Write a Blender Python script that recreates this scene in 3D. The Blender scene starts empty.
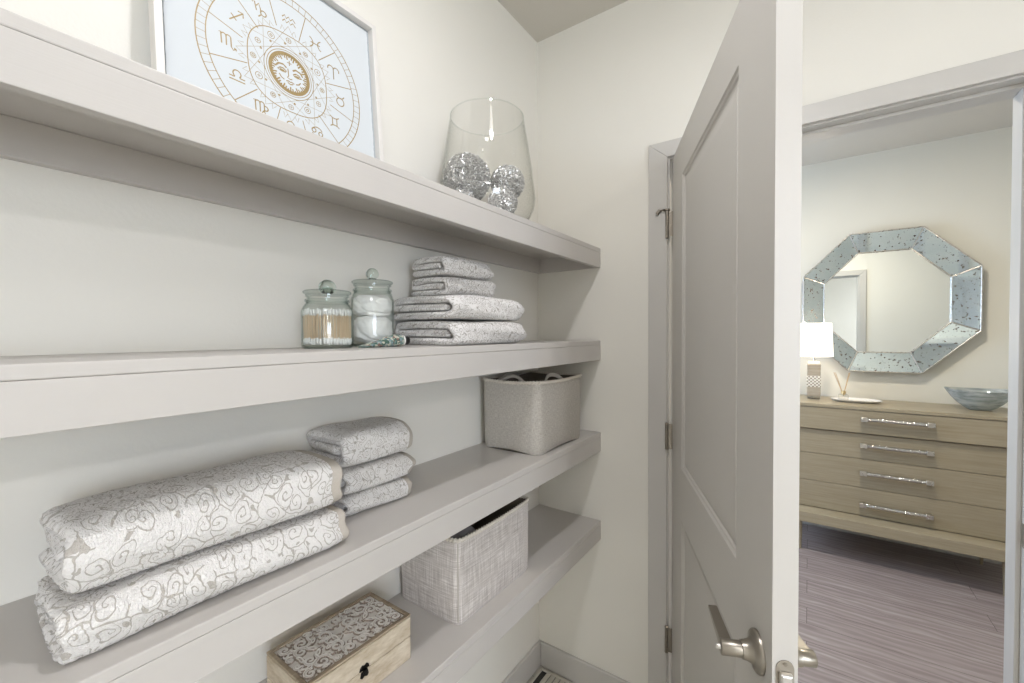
import bpy, math, random
import numpy as np
from mathutils import Vector, Matrix, noise
PI = math.pi
C = bpy.context.scene.collection
rnd = random.Random(7)

# ------------------------------------------------------------------ materials
MATS = {}
class NT:
    def __init__(s, name):
        m = bpy.data.materials.new(name); m.use_nodes = True
        s.m = m; s.t = m.node_tree; s.t.nodes.clear()
        s.out = s.t.nodes.new('ShaderNodeOutputMaterial'); MATS[name] = m
    def n(s, typ, ins=None, **kw):
        nd = s.t.nodes.new(typ)
        for k, v in kw.items(): setattr(nd, k, v)
        for k, v in (ins or {}).items():
            if isinstance(v, bpy.types.NodeSocket): s.t.links.new(v, nd.inputs[k])
            else: nd.inputs[k].default_value = v
        return nd
    def math(s, op, a, b=0.0, c=None):
        nd = s.t.nodes.new('ShaderNodeMath'); nd.operation = op
        for i, v in enumerate((a, b) if c is None else (a, b, c)):
            if isinstance(v, bpy.types.NodeSocket): s.t.links.new(v, nd.inputs[i])
            else: nd.inputs[i].default_value = v
        return nd.outputs[0]
    def mix(s, fac, a, b):
        nd = s.t.nodes.new('ShaderNodeMix'); nd.data_type = 'RGBA'
        for i, v in ((0, fac), (6, a), (7, b)):
            if isinstance(v, bpy.types.NodeSocket): s.t.links.new(v, nd.inputs[i])
            else: nd.inputs[i].default_value = (*v, 1) if isinstance(v, tuple) and len(v) == 3 else v
        return nd.outputs[2]
    def coords(s, kind='Object', scale=(1, 1, 1), rot=(0, 0, 0)):
        tc = s.n('ShaderNodeTexCoord')
        mp = s.n('ShaderNodeMapping', {'Vector': tc.outputs[kind], 'Scale': scale, 'Rotation': rot})
        return mp.outputs[0]
    def noise(s, vec, scale, detail=3, rough=.5):
        return s.n('ShaderNodeTexNoise', {'Vector': vec, 'Scale': scale, 'Detail': detail, 'Roughness': rough}).outputs[0]
    def ramp(s, fac, stops):
        nd = s.t.nodes.new('ShaderNodeValToRGB'); s.t.links.new(fac, nd.inputs[0])
        els = nd.color_ramp.elements
        while len(els) < len(stops): els.new(.5)
        for e, (p, c) in zip(els, stops):
            e.position = p; e.color = (*c, 1) if len(c) == 3 else c
        return nd.outputs[0]
    def done(s, color, rough=.6, metal=0.0, height=None, bstr=.3, bdist=.002, **kw):
        ins = {'Base Color': color if isinstance(color, bpy.types.NodeSocket) else (*color, 1), 'Roughness': rough, 'Metallic': metal}
        for k, v in kw.items(): ins[k.replace('_', ' ')] = v
        if height is not None:
            b = s.n('ShaderNodeBump', {'Height': height, 'Strength': bstr, 'Distance': bdist})
            ins['Normal'] = b.outputs[0]
        p = s.n('ShaderNodeBsdfPrincipled', ins)
        s.t.links.new(p.outputs[0], s.out.inputs[0]); return s.m

def paint(name, col, rough=.5, bump=.06, sc=90, var=.015):
    t = NT(name); v = t.coords()
    n = t.noise(v, sc, 3); n2 = t.noise(v, 2.5, 2)
    c = t.mix(n2, tuple(max(0, x*(1-var*2)) for x in col), tuple(min(1, x*(1+var*2)) for x in col))
    return t.done(c, rough, height=n, bstr=bump, bdist=.002)
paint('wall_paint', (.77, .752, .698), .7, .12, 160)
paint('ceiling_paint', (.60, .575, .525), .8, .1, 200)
paint('hall_paint', (.75, .735, .665), .7, .1, 160)
paint('door_paint', (.55, .53, .50), .38, .03, 300)
paint('white', (.8, .79, .76), .45)
def brushed_paint(name, col):
    t = NT(name); v = t.coords(scale=(60, 6, 400)); n = t.noise(v, 1, 3)
    v2 = t.coords(); n2 = t.noise(v2, 3, 4)
    c = t.mix(n2, tuple(x*.95 for x in col), tuple(x*1.04 for x in col))
    return t.done(c, .38, height=n, bstr=.08, bdist=.002)
brushed_paint('shelf_paint', (.535, .512, .487))
brushed_paint('trim_paint', (.545, .53, .505))

def wood(name, c1, c2, scale, rough=.45, bump=.1, gs=(1, 1, 1)):
    t = NT(name); v = t.coords(scale=scale)
    n = t.noise(v, 1, 6, .6); n2 = t.noise(v, 5, 3, .6)
    f = t.math('ADD', t.math('MULTIPLY', n, .65), t.math('MULTIPLY', n2, .35))
    c = t.ramp(f, [(.35, c1), (.65, c2)])
    return t.done(c, rough, height=n2, bstr=bump, bdist=.001)
wood('dresser_wood', (.295, .25, .17), (.38, .33, .24), (3, 12, 90), .36, .05)
wood('box_wood', (.40, .32, .22), (.66, .59, .48), (12, 12, 40), .7, .2)
wood('box_edge_wood', (.22, .165, .11), (.45, .37, .27), (30, 6, 30), .7, .2)

def plank_floor(name):
    t = NT(name); tc = t.n('ShaderNodeTexCoord'); ob = tc.outputs['Object']
    br = t.n('ShaderNodeTexBrick', {'Vector': ob, 'Color1': (.2, .2, .2, 1), 'Color2': (.8, .8, .8, 1), 'Mortar': (0, 0, 0, 1), 'Scale': 1.0,
        'Mortar Size': .0012, 'Brick Width': 1.2, 'Row Height': .15, 'Bias': 0.0}, offset=.37)
    sep = t.n('ShaderNodeSeparateColor', {0: br.outputs[0]})
    off = t.n('ShaderNodeCombineXYZ', {0: t.math('MULTIPLY', sep.outputs[0], 7.0), 1: t.math('MULTIPLY', sep.outputs[0], 3.0)})
    add = t.n('ShaderNodeVectorMath', {0: ob, 1: off.outputs[0]}, operation='ADD')
    mp = t.n('ShaderNodeMapping', {'Vector': add.outputs[0], 'Scale': (2.0, 15, 1)})
    n = t.noise(mp.outputs[0], 1, 6, .62)
    mp2 = t.n('ShaderNodeMapping', {'Vector': add.outputs[0], 'Scale': (1.1, 5.5, 1)})
    wv = t.n('ShaderNodeTexWave', {'Vector': mp2.outputs[0], 'Scale': 1.6, 'Distortion': 10.0, 'Detail': 3.0, 'Detail Scale': 1.4}, bands_direction='Y').outputs[1]
    f = t.math('ADD', t.math('MULTIPLY', n, .75), t.math('MULTIPLY', wv, .25))
    c = t.ramp(f, [(.25, (.21, .17, .17)), (.48, (.285, .24, .24)), (.62, (.33, .285, .285)), (.8, (.47, .43, .43))])
    c = t.mix(t.math('MULTIPLY', sep.outputs[0], .35), c, (.25, .21, .21))
    c = t.mix(br.outputs[1], c, (.08, .06, .06))
    return t.done(c, .42, height=f, bstr=.15, bdist=.001)
plank_floor('hall_planks')
def tile_floor(name):
    t = NT(name); tc = t.n('ShaderNodeTexCoord'); ob = tc.outputs['Object']
    br = t.n('ShaderNodeTexBrick', {'Vector': ob, 'Color1': (.5, .48, .43, 1), 'Color2': (.55, .53, .48, 1), 'Mortar': (.3, .28, .25, 1), 'Scale': 1.0,
        'Mortar Size': .002, 'Brick Width': .6, 'Row Height': .3}, offset=.5)
    n = t.noise(ob, 12, 4)
    c = t.mix(t.math('MULTIPLY', n, .3), br.outputs[0], (.45, .42, .37))
    return t.done(c, .4, height=t.math('SUBTRACT', 1.0, br.outputs[1]), bstr=.3, bdist=.002)
tile_floor('floor_tile')

def metal(name, col, rough, sc=(1, 1, 1), amp=.0):
    t = NT(name); v = t.coords(scale=sc); n = t.noise(v, 60, 3)
    r = t.math('ADD', t.math('MULTIPLY', n, .15), rough - .07)
    return t.done(col, r, 1.0)
metal('nickel', (.36, .33, .285), .34, (1, 1, 8))
metal('hinge_nickel', (.30, .27, .23), .35)
metal('silver', (.62, .60, .57), .28)
metal('gold', (.78, .60, .33), .28)
metal('black_metal', (.03, .03, .03), .4)
metal('mirror_glass', (.86, .90, .90), .07)
MATS['mirror_glass'].node_tree.nodes['Principled BSDF'].inputs['Roughness'].default_value = .0
for l in list(MATS['mirror_glass'].node_tree.links):
    if l.to_socket.name == 'Roughness': MATS['mirror_glass'].node_tree.links.remove(l)

def simple(name, col, rough=.5, **kw): return NT(name).done(col, rough, **kw)
simple('black_plastic', (.012, .012, .012), .3)
simple('print_paper', (.60, .635, .66), .75)
simple('mat_board', (.36, .40, .43), .8)
simple('porcelain', (.88, .87, .85), .15)
simple('reed', (.62, .45, .27), .7)
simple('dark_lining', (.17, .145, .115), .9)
simple('vent_dark', (.03, .03, .028), .8)
simple('vent_paint', (.56, .53, .47), .5)
t = NT('gold_ink'); n = t.noise(t.coords(), 300, 2)
t.done(t.mix(n, (.25, .175, .07), (.38, .28, .12)), .5, .15)
t = NT('frame_white'); n = t.noise(t.coords(scale=(40, 40, 4)), 3, 3)
t.done((.70, .68, .65), .45, height=n, bstr=.1, bdist=.001)

# antiqued mirror of the bevelled panels: silvered glass with worn dark specks
t = NT('antique_mirror'); v = t.coords()
n1 = t.noise(v, 55, 2, .6); n2 = t.noise(v, 14, 3); n3 = t.noise(v, 130, 2)
spk = t.math('GREATER_THAN', t.math('ADD', n1, t.math('MULTIPLY', n3, .25)), .765)
c = t.mix(n2, (.47, .57, .63), (.60, .67, .70)); c = t.mix(spk, c, (.12, .105, .09))
r = t.math('ADD', t.math('MULTIPLY', spk, .4), .05)
t.done(c, r, t.math('SUBTRACT', .93, t.math('MULTIPLY', spk, .6)))
t = NT('hammered'); v = t.coords(scale=(1, 1, 1))
n = t.n('ShaderNodeTexVoronoi', {'Vector': v, 'Scale': 150.0}).outputs[0]
t.done((.62, .61, .59), .12, 1.0, height=n, bstr=.9, bdist=.004)

def thin_glass(name, tint, edge, ior=1.45, rough=0.0, gl=1.0):
    t = NT(name)
    lw = t.n('ShaderNodeLayerWeight', {'Blend': .5})
    f2 = t.math('POWER', lw.outputs['Facing'], 3.5)
    col = t.mix(f2, tint, edge)
    tr = t.n('ShaderNodeBsdfTransparent', {'Color': col})
    g = t.n('ShaderNodeBsdfGlossy', {'Color': (gl, gl, gl, 1), 'Roughness': rough})
    fr = t.math('ADD', .035, t.math('MULTIPLY', t.math('POWER', lw.outputs['Facing'], 7.0), .55))
    mx = t.n('ShaderNodeMixShader', {0: fr, 1: tr.outputs[0], 2: g.outputs[0]})
    t.t.links.new(mx.outputs[0], t.out.inputs[0]); return t.m
thin_glass('vase_glass', (.985, .985, .98), (.72, .73, .71), 1.4)
thin_glass('jar_glass', (.975, .985, .98), (.55, .62, .59), 1.45)
thin_glass('green_glass', (.945, .965, .955), (.42, .49, .475), 1.5)
thin_glass('clear_acrylic', (.93, .93, .92), (.5, .5, .5), 1.45)
t = NT('knob_glass'); g = t.n('ShaderNodeBsdfGlass', {'Color': (.90, .94, .92, 1), 'Roughness': .02, 'IOR': 1.45}); t.t.links.new(g.outputs[0], t.out.inputs[0])
t = NT('bowl_glass'); v = t.coords(scale=(5, 12, 26)); n = t.noise(v, 1.6, 5, .6)
col = t.ramp(n, [(.3, (.20, .22, .225)), (.46, (.46, .485, .485)), (.6, (.66, .67, .665)), (.8, (.8, .8, .79))])
p = t.n('ShaderNodeBsdfPrincipled', {'Base Color': col, 'Roughness': .06})
tr = t.n('ShaderNodeBsdfTransparent', {'Color': (.80, .86, .87, 1)})
mx = t.n('ShaderNodeMixShader', {0: .55, 1: tr.outputs[0], 2: p.outputs[0]}); t.t.links.new(mx.outputs[0], t.out.inputs[0])

# terry towel: raised white scrolls on a beige ground weave (voronoi cells, each with its own spiral)
def towel_mat(name, cell, white=(.90, .88, .86), tan=(.50, .465, .42), line=.17):
    t = NT(name); tc = t.n('ShaderNodeTexCoord'); uv = tc.outputs['UV']
    wob = t.n('ShaderNodeTexNoise', {'Vector': uv, 'Scale': 1.2/cell, 'Detail': 1.0})
    wv = t.n('ShaderNodeVectorMath', {0: wob.outputs['Color'], 1: (.5, .5, .5)}, operation='SUBTRACT')
    ws = t.n('ShaderNodeVectorMath', {0: wv.outputs[0], 'Scale': cell*.55}, operation='SCALE')
    pv = t.n('ShaderNodeVectorMath', {0: uv, 1: ws.outputs[0]}, operation='ADD').outputs[0]
    vo = t.n('ShaderNodeTexVoronoi', {'Vector': pv, 'Scale': 1/cell, 'Randomness': .75}, voronoi_dimensions='2D')
    ed = t.n('ShaderNodeTexVoronoi', {'Vector': pv, 'Scale': 1/cell, 'Randomness': .75}, voronoi_dimensions='2D', feature='DISTANCE_TO_EDGE')
    d = t.n('ShaderNodeVectorMath', {0: pv, 1: vo.outputs['Position']}, operation='SUBTRACT').outputs[0]
    sx = t.n('ShaderNodeSeparateXYZ', {0: d})
    ang = t.math('ARCTAN2', sx.outputs[1], sx.outputs[0])
    rr = t.math('DIVIDE', t.n('ShaderNodeVectorMath', {0: d}, operation='LENGTH').outputs['Value'], cell)
    cs = t.n('ShaderNodeSeparateColor', {0: vo.outputs['Color']})
    sgn = t.math('SUBTRACT', t.math('MULTIPLY', t.math('GREATER_THAN', cs.outputs[0], .5), 2.0), 1.0)
    th = t.math('ADD', t.math('MULTIPLY', t.math('DIVIDE', ang, 2*PI), sgn), cs.outputs[1])
    w = t.math('FRACT', t.math('ADD', t.math('MULTIPLY', rr, 4.3), th))
    spir = t.math('LESS_THAN', w, line)
    inr = t.math('LESS_THAN', rr, .44)
    spir = t.math('MULTIPLY', spir, inr)
    edge = t.math('MULTIPLY', t.math('LESS_THAN', ed.outputs['Distance'], .028), t.math('GREATER_THAN', t.noise(pv, .9/cell, 0, .5), .44))
    # small leaf shaped windows of ground between the scrolls
    nf = t.noise(pv, 2.2/cell, 0, .5)
    leaf = t.math('MULTIPLY', t.math('GREATER_THAN', nf, .66), t.math('GREATER_THAN', rr, .46))
    g = t.math('MAXIMUM', t.math('MAXIMUM', spir, edge), leaf)
    fz = t.noise(uv, 700, 2, .7); fz2 = t.noise(uv, 300, 2, .6)
    g = t.math('MULTIPLY', g, t.math('ADD', .62, t.math('MULTIPLY', fz2, .55)))
    c = t.mix(g, white, tan)
    h = t.math('ADD', t.math('MULTIPLY', t.math('SUBTRACT', 1.0, g), 1.0), t.math('ADD', t.math('MULTIPLY', fz, .7), t.math('MULTIPLY', fz2, 1.5)))
    return t.done(c, .95, height=h, bstr=.95, bdist=.0036, Sheen_Weight=.2)
towel_mat('terry_large', .029, line=.19)
towel_mat('terry_small', .0175, line=.19)
towel_mat('terry_medium', .020, tan=(.44, .405, .365), line=.24)
t = NT('hem_cloth'); n = t.noise(t.coords(scale=(300, 60, 300)), 2, 3)
t.done(t.mix(n, (.46, .42, .37), (.55, .51, .455)), .9, height=n, bstr=.4, bdist=.001)
t = NT('cotton'); n = t.noise(t.coords(), 90, 4, .65)
t.done(t.mix(n, (.88, .87, .86), (.94, .94, .93)), .95, height=n, bstr=.7, bdist=.004, Emission_Strength=0.0)
simple('swab_tip', (.80, .80, .79), .9); simple('swab_stick', (.68, .53, .36), .7)

def weave(name, c1, c2, c3, fine, slub):
    t = NT(name); tc = t.n('ShaderNodeTexCoord'); uv = tc.outputs['UV']
    a = t.n('ShaderNodeMapping', {'Vector': uv, 'Scale': (fine, slub, 1)}).outputs[0]
    b = t.n('ShaderNodeMapping', {'Vector': uv, 'Scale': (slub, fine, 1), 'Location': (3, 7, 0)}).outputs[0]
    na = t.noise(a, 1, 3, .6); nb = t.noise(b, 1, 3, .6)
    f = t.math('ADD', t.math('MULTIPLY', na, .5), t.math('MULTIPLY', nb, .5))
    c = t.ramp(f, [(.34, c1), (.5, c2), (.66, c3)])
    return t.done(c, .92, height=f, bstr=.25, bdist=.001)
weave('heather_fabric', (.32, .30, .265), (.43, .405, .365), (.56, .535, .49), 520, 90)
weave('slub_fabric', (.33, .30, .28), (.52, .485, .46), (.76, .73, .71), 330, 14)
simple('rope_trim', (.60, .56, .49), .9)
simple('handle_cloth', (.45, .42, .37), .9)
simple('grey_cloth', (.30, .30, .315), .9)
t = NT('tube_pattern'); v = t.coords(); vo = t.n('ShaderNodeTexVoronoi', {'Vector': v, 'Scale': 190.0})
cs = t.n('ShaderNodeSeparateColor', {0: vo.outputs['Color']})
c = t.ramp(cs.outputs[0], [(0, (.07, .14, .11)), (.25, (.16, .26, .24)), (.4, (.25, .34, .38)), (.58, (.45, .50, .44)), (.72, (.26, .15, .12)), (.86, (.65, .63, .52))])
for e in MATS['tube_pattern'].node_tree.nodes:
    if e.type == 'VALTORGB': e.color_ramp.interpolation = 'CONSTANT'
t.done(c, .28, .3)
# shade of the lit lamp
t = NT('lamp_shade_lit'); t.done((.85, .82, .76), .8, Emission_Color=(1.0, .90, .78, 1), Emission_Strength=1.6)
t = NT('bulb_lit'); t.done((1, 1, 1), .5, Emission_Color=(1.0, .9, .75, 1), Emission_Strength=6.0)
t = NT('diffuser_lit'); t.done((1, 1, 1), .5, Emission_Color=(1.0, .97, .92, 1), Emission_Strength=5.0)
t = NT('window_light'); t.done((.8, .9, 1), .5, Emission_Color=(.72, .84, 1.0, 1), Emission_Strength=3.0)
t = NT('lattice'); v = t.coords(); ck = t.n('ShaderNodeTexWave', {'Vector': v, 'Scale': 28.0}, bands_direction='DIAGONAL').outputs[1]
v2 = t.coords(scale=(1, 1, -1)); ck2 = t.n('ShaderNodeTexWave', {'Vector': v2, 'Scale': 28.0}, bands_direction='DIAGONAL').outputs[1]
g = t.math('MAXIMUM', t.math('GREATER_THAN', ck, .75), t.math('GREATER_THAN', ck2, .75))
t.done(t.mix(g, (.26, .23, .19), (.78, .76, .70)), .5)
wood('lamp_wood', (.30, .26, .20), (.45, .40, .33), (4, 4, 60), .5)

# carved lid: stain in the cuts, whitewash on the ridges; the mask is the carving itself (vertex attribute)
t = NT('carved_lid'); at_ = t.n('ShaderNodeAttribute', attribute_name='stain')
n = t.noise(t.coords(), 70, 4, .6)
f = t.math('ADD', at_.outputs['Fac'], t.math('MULTIPLY', t.math('SUBTRACT', n, .5), .5))
t.done(t.ramp(f, [(.2, (.78, .75, .71)), (.55, (.38, .32, .27)), (.85, (.17, .13, .10))]), .8, height=n, bstr=.3, bdist=.001)

# ------------------------------------------------------------------ mesh helpers
class M:
    def __init__(s): s.v = []; s.f = []; s.mi = []; s.sm = []; s.uv = None
    def add(s, vs, fs, mi=0, smooth=False):
        o = len(s.v); s.v += [tuple(v) for v in vs]; s.f += [tuple(i + o for i in f) for f in fs]
        s.mi += [mi]*len(fs); s.sm += [smooth]*len(fs); return s
    def box(s, x0, x1, y0, y1, z0, z1, mi=0):
        vs = [(x, y, z) for x in (x0, x1) for y in (y0, y1) for z in (z0, z1)]
        return s.add(vs, [(0, 1, 3, 2), (4, 6, 7, 5), (0, 4, 5, 1), (2, 3, 7, 6), (0, 2, 6, 4), (1, 5, 7, 3)], mi)
    def lathe(s, prof, n=32, c=(0, 0, 0), mi=0, axis='Z', sx=1, sy=1, smooth=True, closed=False):
        vs = []; fs = []
        for r, z in prof:
            for k in range(n):
                a = 2*PI*k/n; p = (r*sx*math.cos(a), r*sy*math.sin(a), z)
                if axis == 'X': p = (p[2], p[0], p[1])
                elif axis == 'Y': p = (p[1], p[2], p[0])
                vs.append((p[0]+c[0], p[1]+c[1], p[2]+c[2]))
        m = len(prof)
        for i in range(m if closed else m-1):
            for k in range(n):
                a, b = i*n+k, i*n+(k+1) % n; j = ((i+1) % m)*n
                fs.append((a, b, j+(k+1) % n, j+k))
        if not closed:
            if prof[0][0] > 1e-6: fs.append(tuple(range(n))[::-1])
            if prof[-1][0] > 1e-6: fs.append(tuple((m-1)*n+k for k in range(n)))
        return s.add(vs, fs, mi, smooth)
    def tube(s, pts, r, n=8, mi=0, closed=False, smooth=True):
        pts = [Vector(p) for p in pts]; N = len(pts); vs = []; fs = []
        up = Vector((0, 0, 1)); prev = None
        for i, p in enumerate(pts):
            if closed: tg = pts[(i+1) % N] - pts[i-1]
            else: tg = pts[min(i+1, N-1)] - pts[max(i-1, 0)]
            tg.normalize()
            if prev is None:
                a = tg.cross(up)
                if a.length < .1: a = tg.cross(Vector((1, 0, 0)))
            else: a = prev - tg*prev.dot(tg)
            a.normalize(); prev = a; b = tg.cross(a)
            rr = r[i] if isinstance(r, (list, tuple)) else r
            for k in range(n):
                q = 2*PI*k/n; vs.append(p + a*(rr*math.cos(q)) + b*(rr*math.sin(q)))
        for i in range(N if closed else N-1):
            for k in range(n):
                j = ((i+1) % N)*n; fs.append((i*n+k, i*n+(k+1) % n, j+(k+1) % n, j+k))
        if not closed: fs += [tuple(range(n))[::-1], tuple((N-1)*n+k for k in range(n))]
        return s.add(vs, fs, mi, smooth)
    def prism(s, poly, axis, a, b, mi=0, smooth=False):
        def P(p, t):
            return {'X': (t, p[0], p[1]), 'Y': (p[0], t, p[1]), 'Z': (p[0], p[1], t)}[axis]
        n = len(poly); vs = [P(p, a) for p in poly] + [P(p, b) for p in poly]
        fs = [(i, (i+1) % n, n+(i+1) % n, n+i) for i in range(n)] + [tuple(range(n))[::-1], tuple(range(n, 2*n))]
        return s.add(vs, fs, mi, smooth)
    def build(s, name, mats, parent=None, bevel=0, seg=2, loc=(0, 0, 0), fix=True):
        me = bpy.data.meshes.new(name); me.from_pydata(s.v, [], s.f); me.update()
        for m in (mats if isinstance(mats, (list, tuple)) else [mats]): me.materials.append(MATS[m])
        me.polygons.foreach_set('material_index', s.mi); me.polygons.foreach_set('use_smooth', s.sm)
        if s.uv is not None:
            l = me.uv_layers.new(name='UVMap'); idx = np.empty(len(me.loops), dtype=np.int32); me.loops.foreach_get('vertex_index', idx)
            l.data.foreach_set('uv', np.asarray(s.uv, dtype=np.float32)[idx].ravel())
        if fix and any(s.sm): sharp = True
        else: sharp = False
        if fix:
            import bmesh
            bm = bmesh.new(); bm.from_mesh(me); bmesh.ops.recalc_face_normals(bm, faces=bm.faces); bm.to_mesh(me); bm.free()
        if sharp: me.set_sharp_from_angle(angle=.8)
        o = bpy.data.objects.new(name, me); C.objects.link(o); o.location = loc
        if parent is not None: o.parent = parent
        if bevel:
            b = o.modifiers.new('bevel', 'BEVEL'); b.width = bevel; b.segments = seg; b.limit_method = 'ANGLE'; b.angle_limit = .7
        return o
def tag(o, label=None, cat=None, group=None, kind=None):
    if label: o['label'] = label
    if cat: o['category'] = cat
    if group: o['group'] = group
    if kind: o['kind'] = kind
    return o
def thing(name, label, cat, loc=(0, 0, 0), rz=0, group=None, ry=0, rx=0):
    o = bpy.data.objects.new(name, None); C.objects.link(o); o.location = loc; o.rotation_euler = (rx, ry, rz)
    o.empty_display_size = .05
    return tag(o, label, cat, group)
def bx(name, mat, d, parent=None, bevel=0, kind=None):
    o = M().box(*d).build(name, mat, parent, bevel)
    if kind: tag(o, kind=kind)
    return o
def copy_tree(o, parent=None):
    c = o.copy(); C.objects.link(c)
    if parent is not None: c.parent = parent
    for ch in list(o.children): copy_tree(ch, c)
    return c

# ------------------------------------------------------------------ the setting
XL, YE, H = -.965, 1.58, 2.70            # shelf wall, end wall, ceiling
S = 'structure'
bx('floor_closet', 'floor_tile', (XL-.1, 3.3, -2.8, 1.64, -.1, 0), kind=S)
bx('floor_hall', 'hall_planks', (-1.9, 2.2, 1.64, 4.0, -.1, 0), kind=S)
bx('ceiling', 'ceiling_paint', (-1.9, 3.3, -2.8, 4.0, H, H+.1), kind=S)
bx('wall_left', 'wall_paint', (XL-.1, XL, -2.8, 1.58, 0, H), kind=S)
bx('wall_back', 'wall_paint', (XL, 3.2, -2.8, -2.7, 0, H), kind=S)
bx('wall_right', 'wall_paint', (3.2, 3.3, -2.8, 1.70, 0, H), kind=S)
JL, JR, JT = -.412, .446, 2.073          # jamb faces
m = M(); m.box(-1.9, JL-.018, 1.58, 1.696, 0, H); m.box(JR+.018, 3.2, 1.58, 1.696, 0, H); m.box(JL-.018, JR+.018, 1.58, 1.696, JT+.018, H)
tag(m.build('wall_end', 'wall_paint'), kind=S)
bx('wall_hall_far', 'hall_paint', (-1.9, 2.2, 3.89, 4.0, 0, H), kind=S)
bx('wall_hall_left', 'hall_paint', (-1.9, -1.8, 1.70, 3.89, 0, H), kind=S)
bx('wall_hall_right', 'hall_paint', (2.1, 2.2, 1.70, 3.89, 0, H), kind=S)
bx('baseboard_left', 'trim_paint', (XL, XL+.014, -2.7, 1.58, 0, .104), bevel=.003, kind=S)
bx('baseboard_end', 'trim_paint', (XL+.014, -.484, 1.566, 1.58, 0, .104), bevel=.003, kind=S)
bx('baseboard_hall', 'trim_paint', (-1.8, 2.1, 3.876, 3.89, 0, .104), bevel=.003, kind=S)
# jamb lining with its stop, closet casing, hall casing
m = M(); m.box(JL-.018, JL, 1.58, 1.696, 0, JT+.018); m.box(JR, JR+.018, 1.58, 1.696, 0, JT+.018); m.box(JL, JR, 1.58, 1.696, JT, JT+.018)
m.box(JL, JL+.010, 1.618, 1.684, 0, JT-.010); m.box(JR-.010, JR, 1.618, 1.684, 0, JT-.010); m.box(JL, JR, 1.618, 1.684, JT-.010, JT)
tag(m.build('trim_1', 'trim_paint', bevel=.0015), kind=S)
def casing(name, ya, yb):
    m = M(); xl0, xl1, xr0, xr1, zb, zt = -.484, -.418, .452, .512, 2.078, 2.134
    m.prism([(xl0, 0), (xl1, 0), (xl1, zb), (xl0, zt)], 'Y', ya, yb)
    m.prism([(xr0, 0), (xr1, 0), (xr1, zt), (xr0, zb)], 'Y', ya, yb)
    m.prism([(xl1, zb), (xr0, zb), (xr1, zt), (xl0, zt)], 'Y', ya, yb)
    tag(m.build(name, 'trim_paint', bevel=.002), kind=S)
casing('trim_2', 1.566, 1.58); casing('trim_3', 1.696, 1.710)
# strike plate in the right jamb
m = M(); m.box(JR-.0015, JR+.0005, 1.585, 1.612, .905, .965); tag(m.build('trim_4', 'nickel', bevel=.003), kind=S)
# windows: daylight behind the open door in the hall's left wall, an unseen one added in the right wall for cool fill
def window(name, x, y0, y1, z0, z1, side):
    m = M(); w = .06
    for d in ((y0-w, y1+w, z1, z1+w), (y0-w, y1+w, z0-w, z0), (y0-w, y0, z0, z1), (y1, y1+w, z0, z1), ((y0+y1)/2-.015, (y0+y1)/2+.015, z0, z1)):
        m.box(min(x, x+side*.02), max(x, x+side*.02), *d)
    f = m.build(name, 'white', bevel=.003); tag(f, kind=S)
    g = M().box(min(x, x+side*.004), max(x, x+side*.004), y0, y1, z0, z1).build('pane', 'window_light', f)
window('window_1', -1.8, 2.2, 3.3, .9, 2.2, 1)
window('fill_window_2', 3.2, -2.2, -.8, 1.0, 2.2, -1)

# ------------------------------------------------------------------ open door
phi = math.radians(23.34)
door = thing('door_1', None, None, (-.397, 1.564, 0), -(PI/2-phi)); tag(door, kind=S)
W, T, Z0, Z1 = .895, .035, .012, 2.065
PA, PB = .172, .722
panels = [(PA, PB, .22, .853), (PA, PB, 1.018, 1.950)]
m = M()
prof = [(0, 0), (.004, .0035), (.010, .0045), (.013, .008), (.021, .0085), (.026, .0055), (.05, .0045)]
for y, sg in ((0, 1), (T, -1)):
    zs = [Z0, .22, .853, 1.018, 1.950, Z1]
    def q(x0, x1, z0, z1): m.add([(x0, y, z0), (x1, y, z0), (x1, y, z1), (x0, y, z1)], [(0, 1, 2, 3) if sg > 0 else (3, 2, 1, 0)])
    for a, b in zip(zs, zs[1:]):
        q(0, PA, a, b); q(PB, W, a, b)
    q(PA, PB, Z0, .22); q(PA, PB, .853, 1.018); q(PA, PB, 1.950, Z1)
    for x0, x1, z0, z1 in panels:
        vs = []; fs = []
        for i, d in prof: vs += [(x0+i, y+sg*d, z0+i), (x1-i, y+sg*d, z0+i), (x1-i, y+sg*d, z1-i), (x0+i, y+sg*d, z1-i)]
        for r in range(len(prof)-1):
            for k in range(4):
                a, b = r*4+k, r*4+(k+1) % 4; fs.append((a, b, b+4, a+4) if sg > 0 else (a+4, b+4, b, a))
        L = (len(prof)-1)*4; fs.append((L, L+1, L+2, L+3) if sg > 0 else (L+3, L+2, L+1, L))
        m.add(vs, fs)
for e in (([(0, 0), (0, T)], Z0, Z1), ([(W, 0), (W, T)], Z0, Z1)):
    (a, b), z0, z1 = e; m.add([(a[0], a[1], z0), (b[0], b[1], z0), (b[0], b[1], z1), (a[0], a[1], z1)], [(0, 1, 2, 3)])
m.add([(0, 0, Z1), (W, 0, Z1), (W, T, Z1), (0, T, Z1)], [(0, 1, 2, 3)]); m.add([(0, 0, Z0), (W, 0, Z0), (W, T, Z0), (0, T, Z0)], [(0, 1, 2, 3)])
import bmesh
slab = m.build('slab', 'door_paint', door, fix=False)
bm = bmesh.new(); bm.from_mesh(slab.data); bmesh.ops.remove_doubles(bm, verts=bm.verts, dist=1e-5); bmesh.ops.recalc_face_normals(bm, faces=bm.faces); bm.to_mesh(slab.data); bm.free()
bv = slab.modifiers.new('bevel', 'BEVEL'); bv.width = .0012; bv.segments = 2; bv.limit_method = 'ANGLE'; bv.angle_limit = .9
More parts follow.
